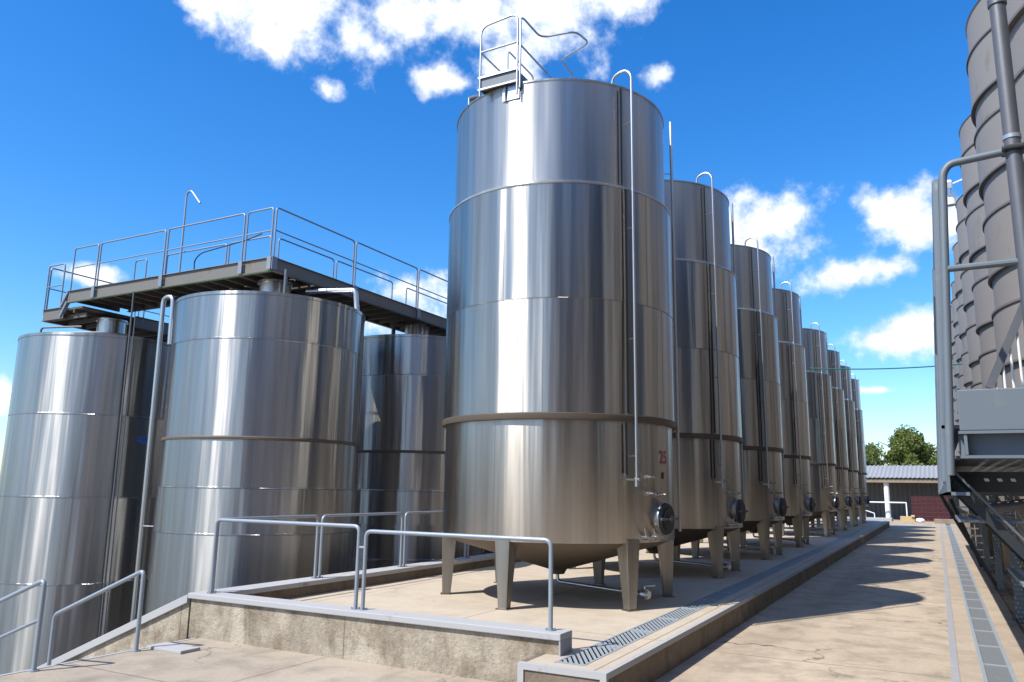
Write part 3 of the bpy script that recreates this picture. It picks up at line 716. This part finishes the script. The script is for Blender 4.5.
rail_panel(wl, (-17.44, 10.1, ZL - .1), (-16.85, 10.1, ZL - .1), h=1.12)
y = 10.15
while y < 22: rail_panel(wl, (-17.44, y, ZL - .1), (-17.44, y + 2.2, ZL - .1), h=1.1); y += 2.3
y = 11.6
while y < 22: rail_panel(wl, (-16.06, y, ZL - .1), (-16.06, y + 2.2, ZL - .1), h=1.1); y += 2.3
for o, xs in ((wf, (-13.4,)),):
    pass
# bent-top pole and floodlight
lp = MB().tube([(-14.44, 11.2, Z - .2), (-14.45, 11.2, 8.0), (-14.3, 11.2, 8.03), (-13.98, 11.2, 7.68)], [.022] * 14 + [.022] * 0 if False else .022, 8, bend=.12).build('bent_pole', 'rail')
tag(lp, 'slender pole with a bent top standing up behind the walkway rail', 'pole')
fl = empty('floodlight', (-13.3, 10.55, 5.76)); tag(fl, 'small black floodlight lying on the walkway beside the bent pole', 'floodlight')
MB().box(-.22, .22, -.12, .12, -.06, .06).build('housing', 'rubber', fl, smooth=0, bevel=.02)
MB().box(-.19, .19, -.135, -.122, -.045, .045).build('glass', 'landing_dark', fl, smooth=0)
MB().tube([(.15, .0, .05), (.12, 0, .32), (.3, 0, .45), (1.6, 0, .55), (2.0, 0, .62)], .013, 6, bend=.1).build('cable', 'rubber', fl)

# ------------------------------------------------------------------ guard rails of the platform
def guard(p, q, h, label, group='painted tube guard rails on the platform walls'):
    p, q = Vector(p), Vector(q); root = empty('guard_rail', tuple(p)); d = q - p; u = Vector((0, 0, h)); e = d.normalized()
    MB().tube([(0, 0, 0), u, d + u, d], .0225, 14, bend=.075).build('tube_frame', 'rail', root)
    for c in (Vector((0, 0, 0)), d):
        m = MB().tube([c, c + Vector((0, 0, .008))], .055, 14)
        for q in range(4):
            b_ = c + Vector((.042 * cos(q * pi / 2 + .6), .042 * sin(q * pi / 2 + .6), 0)); m.tube([b_, b_ + Vector((0, 0, .022))], .008, 6)
        m.build('base_flange', 'rail', root)
    tag(root, label, 'railing', group); return root
guard((-8.13, 7.22, .2), (-5.83, 7.22, .2), .90, 'left of the two nearer grey tube guard rails on the front wall')
guard((-5.73, 7.22, .2), (-3.42, 7.22, .2), .85, 'right one of the front wall guard rails, ending at the wall end')
guard((-8.2, 7.30, .2), (-8.2, 9.18, .2), .90, 'first grey guard rail on the side wall, starting at the front corner')
guard((-8.2, 9.28, .2), (-8.2, 11.3, .2), .90, 'second grey guard rail on the side wall, behind the front rails')
guard((-8.2, 11.4, .2), (-8.2, 13.4, .2), .90, 'third grey guard rail on the side wall, ending behind the first tank leg')
guard((-8.2, 13.5, .2), (-8.2, 15.5, .2), .90, 'fourth grey guard rail on the side wall, seen under the tallest tank')
guard((-8.2, 15.6, .2), (-8.2, 17.6, .2), .90, 'fifth grey guard rail on the side wall, far behind the tank legs')
for x in (-5.78,):
    c = MB().tube([(x - .06, 7.22, .87), (x + .06, 7.22, .87)], .014, 8).build('rail_clip', 'rail'); tag(c, 'small clip joining the two front guard rails near their top', 'clip')
# stair handrails
def stair_rail(y, label, xl, dx, drop, low):
    root = empty('stair_handrail', (-8.1, y, G)); h = .88
    pts = [(0, 0, 0), (0, 0, h), (-dx, 0, h - drop), (-dx, 0, h - drop - .82)]
    MB().tube(pts, .024, 12, bend=.07).build('tube_frame', 'rail', root)
    if low: MB().tube([(0, 0, h * .56), (-dx, 0, h * .56 - drop)], .018, 10).build('mid_rail', 'rail', root)
    MB().tube([(0, 0, 0), (0, 0, .01)], .05, 12).build('base_flange', 'rail', root)
    tag(root, label, 'handrail', 'stair handrails'); return root
stair_rail(6.2, 'sloping stair handrail nearer the concrete wall, in front of the leftmost tank', 0, 1.56, .62, False)
stair_rail(5.05, 'stair handrail at the left picture edge with a lower second tube', 0, 2.6, .95, True)

# ------------------------------------------------------------------ right side: silos
def make_silo():
    root = empty('banded_silo'); R = 2.1; prof = [(R - .05, 1.2), (R, 1.22)]
    zs = [2.2, 3.25, 4.0, 4.9, 5.5, 6.45, 7.1, 8.0, 8.5, 9.4]
    r = R; lr = []
    for i, z in enumerate(zs):
        nr = R + (.04 if i % 2 == 0 else 0)
        prof += [(r, z - .03), (nr, z)]; lr.append((z, max(r, nr))); r = nr
    prof += [(r, 10.05), (r + .02, 10.08), (r - .04, 10.1)]
    MB().lathe(prof, n=96).build('body', 'silo', root, smooth=25)
    for z, q in lr:
        MB().lathe([(q - .02, z - .045), (q + .022, z - .04), (q + .022, z - .005), (q - .02, z)], n=96).build('band', 'silo_band', root, smooth=25)
    MB().lathe([(R, 10.09), (.5, 10.75), (.5, 10.95), (.0001, 11.0)], n=64).build('roof', 'silo', root, smooth=20)
    for k in range(8):
        a = radians(22.5 + 45 * k); q = MB(); m = Matrix.Translation((cos(a) * 1.75, sin(a) * 1.75, .545)) @ Matrix.Rotation(a, 4, 'Z'); q.obox(m, .45, .45, 1.35); q.build('support', 'plinth', root, smooth=0, bevel=.01)
    MB().lathe([(2.0, 1.2), (.0001, 1.2)], n=48).build('base', 'plinth', root, smooth=0)
    return root
silo = make_silo()
for i, y in enumerate((10.0, 14.8, 19.6, 24.4, 29.2, 34.0, 38.8, 5.2, .4, -4.4, -9.2, -14, 43.6, 48.4, 53.2)):
    o = silo if i == 0 else copy_tree(silo)
    o.location = (3.16, y, -.4); o.rotation_euler.z = radians(17 * i)
    if i: o.scale = (1, 1, 1 + .004 * ((i * 7) % 5 - 2))
    tag(o, ('nearest brown grey banded silo at the right edge, behind the thick vertical pipe', 'second banded silo, the tall one left of the thick pipe with the highest visible rim',
            'third banded silo of the right row, just left of the second', 'fourth banded silo of the right row, beside the small white camera', 'fifth banded silo, a narrow sliver above the landing',
            'sixth banded silo of the right row, barely visible', 'seventh banded silo of the right row, beside the sky', *(['banded silo beside or behind the viewer, outside the picture'] * 5), *(['banded silo at the far end of the right row, hidden by nearer ones'] * 3))[i], 'silo', 'banded silos in a row on the right')
# white surveillance camera on a bracket
sc_ = empty('surveillance_camera', (.95, 24.4, 10.15)); tag(sc_, 'small white camera on a bracket beside a banded silo', 'camera')
MB().tube([(.45, 0, .25), (.05, 0, .12), (.0, 0, -.25)], .03, 8).build('bracket', 'white', sc_)
MB().obox(Matrix.Translation((-.05, -.1, .1)) @ Matrix.Rotation(radians(25), 4, 'X'), .2, .5, .2).build('housing', 'white', sc_, smooth=0, bevel=.02)
MB().tube([(.0, 0, -.2), (.0, 0, -.5)], .13, 12).build('dome', 'white', sc_)

# ------------------------------------------------------------------ right side: landing and long catwalk
lx0 = .06; D0 = 3.2; LZ = 1.70
ct = empty('steel_catwalk', (.5, 3.2, G)); tag(ct, 'long raised steel catwalk and landing with grey guard rail at the right edge', 'catwalk')
def cb(mb, name, mat, par=None, smooth=35, bevel=0):
    o = mb.build(name, mat, smooth=smooth, bevel=bevel)
    if par is None: o.parent = ct; o.matrix_parent_inverse = Matrix.Translation((-ct.location))
    else: o.parent = par
    return o
cb(MB().box(lx0 + .025, 1.9, D0 - .012, D0, 1.775, 1.92), 'toe_board', 'landing', smooth=0, bevel=.003)
LZ = 1.69
b = MB().box(lx0 + .02, 1.9, D0 + .03, D0 + .042, LZ, 1.765).box(lx0 + .02, 1.9, D0 - .03, D0 + .04, 1.763, 1.773).box(lx0 + .02, 1.9, D0 - .03, D0 + .04, LZ - .012, LZ - .002).box(lx0 + .035, lx0 + .045, D0 - .025, D0 + .03, LZ, 1.763)
cb(b, 'front_beam', 'landing', smooth=0)
cb(MB().box(lx0 - .03, lx0 - .018, D0 + .05, 34, 1.55, 1.80).box(lx0 - .03, lx0 + .04, D0 + .05, 34, 1.788, 1.80).box(lx0 - .03, lx0 + .04, D0 + .05, 34, 1.55, 1.562), 'side_beam', 'landing', smooth=0)
cb(MB().box(.98, .992, D0 + .05, 34, 1.55, 1.80), 'side_beam', 'landing_dark', smooth=0)
fb = MB(); y = D0 + .06
while y < 34:
    fb.box(lx0, .98, y, y + .033, 1.68, 1.69); y += .05
for x in [lx0 + .02 + .05 * i for i in range(19)]: fb.box(x, x + .03, D0 + .05, 34, 1.682, 1.688)
cb(fb, 'perforated_floor', 'landing_dark', smooth=0)
jb = MB(); y = D0 + .9
while y < 34:
    cb(MB().box(lx0 - .01, .98, y, y + .06, 1.565, 1.655), 'cross_beam', 'landing_dark', smooth=0); y += 1.5

# posts and rails
h0, h1 = 1.64, 2.78
fr = cb(MB().tube([(.045, D0, 1.62), (.105, D0, 2.74), (.13, D0, 2.775), (.33, D0, 2.79), (1.6, D0, 2.79)], .0145, 12, bend=.04), 'front_rail', 'landing')
cb(MB().tube([(.09, D0, 2.37), (1.6, D0, 2.37)], .013, 10), 'mid_rail', 'landing', fr)

sr = cb(MB().tube([(.03, D0 + .10, 1.60), (.085, D0 + .10, 2.76), (.085, 33.5, 2.76), (.03, 33.5, 1.6)], .016, 10, bend=.06), 'side_rail', 'landing')
cb(MB().tube([(.06, D0 + .10, 2.3), (.06, 33.5, 2.3)], .018, 8), 'mid_rail', 'landing', sr)
y = D0 + 1.5
while y < 33:
    cb(MB().tube([(.03, y, 1.6), (.085, y, 2.76)], .022, 8), 'post', 'landing', sr); y += 1.5
# tall pipe post through the landing
tp = MB().tube([(.335, D0, 1.70), (.335, D0, 5.2)], .027, 16); tpo = tp.build('pipe_post', 'grey_pipe'); tag(tpo, 'thick dark vertical pipe rising in front of the banded silos', 'pipe')
MB().tube([(.335, D0, 2.83), (.335, D0, 2.845)], .030, 16).build('collar', 'rail', tpo)
MB().tube([(.335, D0, 3.37), (.335, D0, 3.40)], .032, 16).build('collar', 'grey_pipe', tpo)
MB().box(.298, .372, D0 - .04, D0 + .04, 2.78, 2.80).build('clamp', 'rubber', tpo, smooth=0, bevel=.006)
# columns with foot plates and struts
for i, y in enumerate((5.9, 10.4, 14.8, 19.3, 23.8, 28.3, 32.8)):
    c = cb(MB().box(.93, 1.05, y, y + .012, G, 1.56).box(.984, .996, y + .012, y + .10, G, 1.56).box(.93, 1.05, y + .10, y + .112, G, 1.56), 'column', 'landing', smooth=0)
    cb(MB().box(.87, 1.11, y - .06, y + .17, G - .02, G + .015), 'foot_plate', 'landing_dark', c, smooth=0)
    if 2 < i:
        cb(MB().beam((.05, y + .05, 1.55), (.93, y + .05, G + .05), .06, .07), 'strut', 'rubber', c, smooth=0)
# lower stair flight under the landing: two channel stringers descending to the right with perforated treads
sf = empty('steel_stair', (.05, 3.5, 1.6)); tag(sf, 'dark steel stair flight going down under the landing at the right edge', 'stair')
def sb(mb, name, mat, smooth=0, bevel=0):
    o = mb.build(name, mat, smooth=smooth, bevel=bevel); o.parent = sf; o.matrix_parent_inverse = Matrix.Translation((-sf.location)); return o
for yy in (3.36, 4.10):
    p = Vector((.035, yy, 1.635)); q = p + Vector((1.6, 0, -1.93))
    sb(MB().beam(p - Vector((0, 0, .02)), q - Vector((0, 0, .02)), .012, .032), 'stringer', 'rubber')
    sb(MB().beam(p + Vector((.01, -.015, .018)), q + Vector((.01, -.015, .018)), .035, .008), 'stringer_flange', 'grey_pipe')
for k in range(8):
    x = .16 + k * .18; z = 1.635 - (x - .035) * 1.206 - .02
    t = MB()
    for j in range(5): t.box(x - .1 + j * .045, x - .1 + j * .045 + .022, 3.37, 4.09, z - .01, z)
    for j in range(14): t.box(x - .1, x + .102, 3.38 + j * .052, 3.38 + j * .052 + .018, z - .012, z - .002)
    sb(t, 'tread', 'grate_plate')
# upper flight rail with balusters
ur = empty('stair_balustrade', (.25, 4.2, 2.0)); tag(ur, 'slanted stair balustrade with pale upright bars above the landing', 'balustrade')
def ub(mb, name, mat):
    o = mb.build(name, mat); o.parent = ur; o.matrix_parent_inverse = Matrix.Translation((-ur.location)); return o
p = Vector((.245, 4.2, 2.04)); d = Vector((.18, 0, .40)).normalized()
ub(MB().beam(p, p + d * 2.6, .03, .035), 'handrail', 'grey_pipe')
for k in range(9):
    x = .275 + k * .034; zt = 2.04 + (x - .245) * 2.22 - .03
    if zt > 1.98: ub(MB().tube([(x, 4.2, 1.80), (x, 4.2, zt)], .0055, 8), 'baluster', 'white')
ub(MB().box(.24, 1.6, 4.18, 4.22, 1.77, 1.80), 'bottom_rail', 'landing')
# pipes under the landing
tag(MB().tube([(.22, 6.0, 1.46), (1.3, 6.0, 1.63)], .035, 12).build('ribbed_duct', 'grey_pipe'), 'pale ribbed duct passing under the landing in front of the silo bases', 'duct')
# far stair to the catwalk
fs = empty('steel_stair', (.5, 28, G)); tag(fs, 'small far steel stair with pale treads beside the gutter, below the catwalk', 'stair')
def fbk(mb, name, mat):
    o = mb.build(name, mat, smooth=0); o.parent = fs; o.matrix_parent_inverse = Matrix.Translation((-fs.location)); return o
fbk(MB().beam((.30, 25.0, 1.45), (.90, 25.0, G), .05, .09), 'stringer', 'rubber')
for k in range(8):
    u = k / 8; z = 1.25 - u * 1.5; x = .36 + u * .54
    fbk(MB().box(x, x + .34, 25.1, 25.35, z - .03, z), 'tread', 'white')

# green cable from tank row to the silos
pts = []
for i in range(25):
    t = i / 24; pts.append((-3.9 + t * 5.4, 30.8 + t * 1.0, 6.16 - .18 * 4 * t * (1 - t) * .6 + .02 * t))
tag(MB().tube(pts, .022, 6).build('green_cable', 'cable'), 'thin green cable stretched across the road from the fifth tank', 'cable')

# ------------------------------------------------------------------ far end: shed, crates, boxes, trees
sh = empty('long_shed', (0, 67, G)); tag(sh, 'low shed with corrugated grey roof and dark ribbed wall at the end of the road', 'shed')
def shb(mb, name, mat, smooth=0):
    o = mb.build(name, mat, smooth=smooth); o.parent = sh; o.matrix_parent_inverse = Matrix.Translation((-sh.location)); return o
def corr(x0, x1, a, b, pitch, amp, vertical=False):
    mb = MB(); n = int((x1 - x0) / pitch * 6); vs = []; fs = []
    for i in range(n + 1):
        x = x0 + (x1 - x0) * i / n; w = amp * sin(2 * pi * (x - x0) / pitch)
        for (y, z) in (a, b):
            vs.append((x, y + (w if vertical else 0), z + (0 if vertical else w)))
    for i in range(n): fs.append((2 * i, 2 * i + 2, 2 * i + 3, 2 * i + 1))
    o = len(vs); vs += [(v[0], v[1] + (.02 if vertical else 0), v[2] - (0 if vertical else .02)) for v in vs]
    fs += [tuple(k + o for k in f[::-1]) for f in fs]
    return mb.add(vs, fs)
shb(corr(-12, 14, (65.5, 2.78), (71, 3.85), .30, .03), 'roof', 'roof_sheet', 40)
shb(MB().box(-12, 14, 65.62, 65.72, 2.42, 2.68), 'eave_beam', 'plinth')
shb(corr(-12, 14, (69.0, -.34), (69.0, 2.9), .33, .04, True), 'back_wall', 'dark_sheet')
for x in (-9.5, -3.38, 4.4, 10.6): shb(MB().tube([(x, 66.0, -.33), (x, 66.0, 2.42)], .19, 20), 'pillar', 'white', 35)
rl = MB().tube([(-4.9, 65.3, -.33), (-4.9, 65.3, .96), (-2.1, 65.3, .96), (-2.1, 65.3, -.33)], .05, 8, bend=.05).build('white_rail', 'white'); tag(rl, 'white tube rail in front of the shed pillar', 'railing')
rl = MB().tube([(-5.0, 62.6, -.2), (-5.0, 62.6, .5), (-4.1, 62.6, .2), (-4.1, 62.6, -.2)], .035, 8, bend=.05).build('white_rail', 'white'); tag(rl, 'small low white rail at the end of the tank row', 'railing')
tag(MB().box(-9, -3.0, 62.2, 64.0, -.34, -.12).build('concrete_block', 'kerb_paint', smooth=0, bevel=.02), 'pale concrete edge at the far end of the tank platform', 'concrete block')
cr = empty('crate')
c = MB(); cw, cd, chh = .32, .5, .27
c.box(-cw / 2, cw / 2, -cd / 2, cd / 2, 0, .03)
for (xa, xb, ya, yb) in ((-cw / 2, cw / 2, -cd / 2, -cd / 2 + .02), (-cw / 2, cw / 2, cd / 2 - .02, cd / 2), (-cw / 2, -cw / 2 + .02, -cd / 2 + .02, cd / 2 - .02), (cw / 2 - .02, cw / 2, -cd / 2 + .02, cd / 2 - .02)):
    c.box(xa, xb, ya, yb, .03, .1).box(xa, xb, ya, yb, .15, .2).box(xa, xb, ya, yb, .24, chh)
c.box(-cw / 2, -cw / 2 + .04, -cd / 2 - .004, -cd / 2 + .03, 0, chh).box(cw / 2 - .04, cw / 2, -cd / 2 - .004, -cd / 2 + .03, 0, chh)
cb0 = c.build('crate_body', 'maroon', cr, smooth=0)
k = 0
for j in range(6):
    for i in range(7):
        o = cr if k == 0 else copy_tree(cr)
        o.location = (-1.6 + i * .34 + (.02 if j % 2 else 0), 65.0, -.324 + j * .30); o['label'] = 'dark maroon plastic crate in the big stack before the shed'
        tag(o, 'dark maroon plastic crate in the big stack before the shed', 'crate', 'maroon crates stacked before the shed'); k += 1
bx = empty('cardboard_box', (-2.0, 62.5, -.324)); tag(bx, 'tan cardboard box on the ground left of the maroon crates', 'box')
MB().box(-.45, .45, -.3, .3, 0, .38).build('carton', 'card', bx, smooth=0, bevel=.01)
MB().obox(Matrix.Translation((.35, -.32, .42)) @ Matrix.Rotation(.4, 4, 'X'), .22, .25, .02).build('flap', 'card', bx, smooth=0)
bag = MB(); r0 = random.Random(3)
vs = []; fs = []
for i in range(7):
    for j in range(12):
        ph = pi * i / 6; t = 2 * pi * j / 12; q = 1 + .25 * r0.random()
        vs.append((-1.22 + .27 * q * sin(ph) * cos(t), 62.3 + .2 * q * sin(ph) * sin(t), -.324 + max(0, .13 + .14 * q * cos(ph))))
for i in range(6):
    for j in range(12): fs.append((i * 12 + j, i * 12 + (j + 1) % 12, (i + 1) * 12 + (j + 1) % 12, (i + 1) * 12 + j))
tag(bag.add(vs, fs).build('plastic_bag', 'white', smooth=60), 'crumpled white bag on the ground beside the cardboard box', 'bag')
tag(MB().box(-.35, 1.6, 60.5, 61.2, -.35, -.02).build('concrete_block', 'plinth', smooth=0, bevel=.02), 'low concrete block at the far end of the gutter', 'concrete block')

def tree(x, y, base, top, rad, mat, label, seed, n=6000, leaf=.16):
    rnd = random.Random(seed); root = empty('leafy_tree', (x, y, base)); tag(root, label, 'tree', 'trees behind the shed')
    H = top - base
    t = MB(); t.tube([(0, 0, 0), (.1, 0, H * .35), (-.05, .1, H * .65), (.05, 0, H * .9)], [.28, .2, .12, .04], 10)
    for k in range(9):
        a = rnd.uniform(0, 2 * pi); z = H * rnd.uniform(.3, .7); l = rad * rnd.uniform(.5, .85)
        t.tube([(0, 0, z), (cos(a) * l * .5, sin(a) * l * .5, z + l * .35), (cos(a) * l, sin(a) * l, z + l * .6)], [.09, .06, .02], 6)
    t.build('trunk', 'bark', root)
    cl = []
    for k in range(60):
        a = rnd.uniform(0, 2 * pi); u = rnd.random(); z = H * (.28 + .68 * u)
        rr = rad * (sin(pi * min(1, .15 + .80 * (1 - abs(u - .38) * 1.25))) ** .7) * sqrt(rnd.random())
        rr = rad * max(.12, 1 - (abs(u - .35) / .68) ** 1.6) * rnd.uniform(.2, 1)
        cl.append((cos(a) * rr, sin(a) * rr, z, rad * rnd.uniform(.14, .30)))
    vs = []; fs = []
    for k in range(n):
        c = rnd.choice(cl); d = Vector((rnd.gauss(0, 1), rnd.gauss(0, 1), rnd.gauss(0, .8))); d = d.normalized() * c[3] * rnd.random() ** .5
        p = Vector(c[:3]) + d; s_ = leaf * rnd.uniform(.6, 1.4)
        a = Vector((rnd.gauss(0, 1), rnd.gauss(0, 1), rnd.gauss(0, 1))).normalized(); b_ = a.cross(Vector((rnd.gauss(0, 1), rnd.gauss(0, 1), rnd.gauss(0, 1)))).normalized()
        o = len(vs); vs += [p - a * s_, p + b_ * s_ * .5, p + a * s_, p - b_ * s_ * .5]; fs.append((o, o + 1, o + 2, o + 3))
    cm = MB(); cm.add(vs, fs); me = bpy.data.meshes.new('crown'); me.from_pydata([tuple(v) for v in vs], [], fs); me.materials.append(M[mat])
    co = bpy.data.objects.new('crown', me); COL.objects.link(co); co.parent = root
    return root
tree(-2.5, 90, -.4, 8.1, 4.3, 'leaf_a', 'largest rounded green tree behind the shed roof', 1, 22000)
tree(-6.1, 94, -.4, 6.7, 2.4, 'leaf_b', 'smaller grey green tree between the last tank and the largest tree', 2, 8000)
tree(.7, 93, -.4, 6.4, 2.6, 'leaf_a', 'low green tree right of the largest tree, partly behind the catwalk rail', 3, 8000)
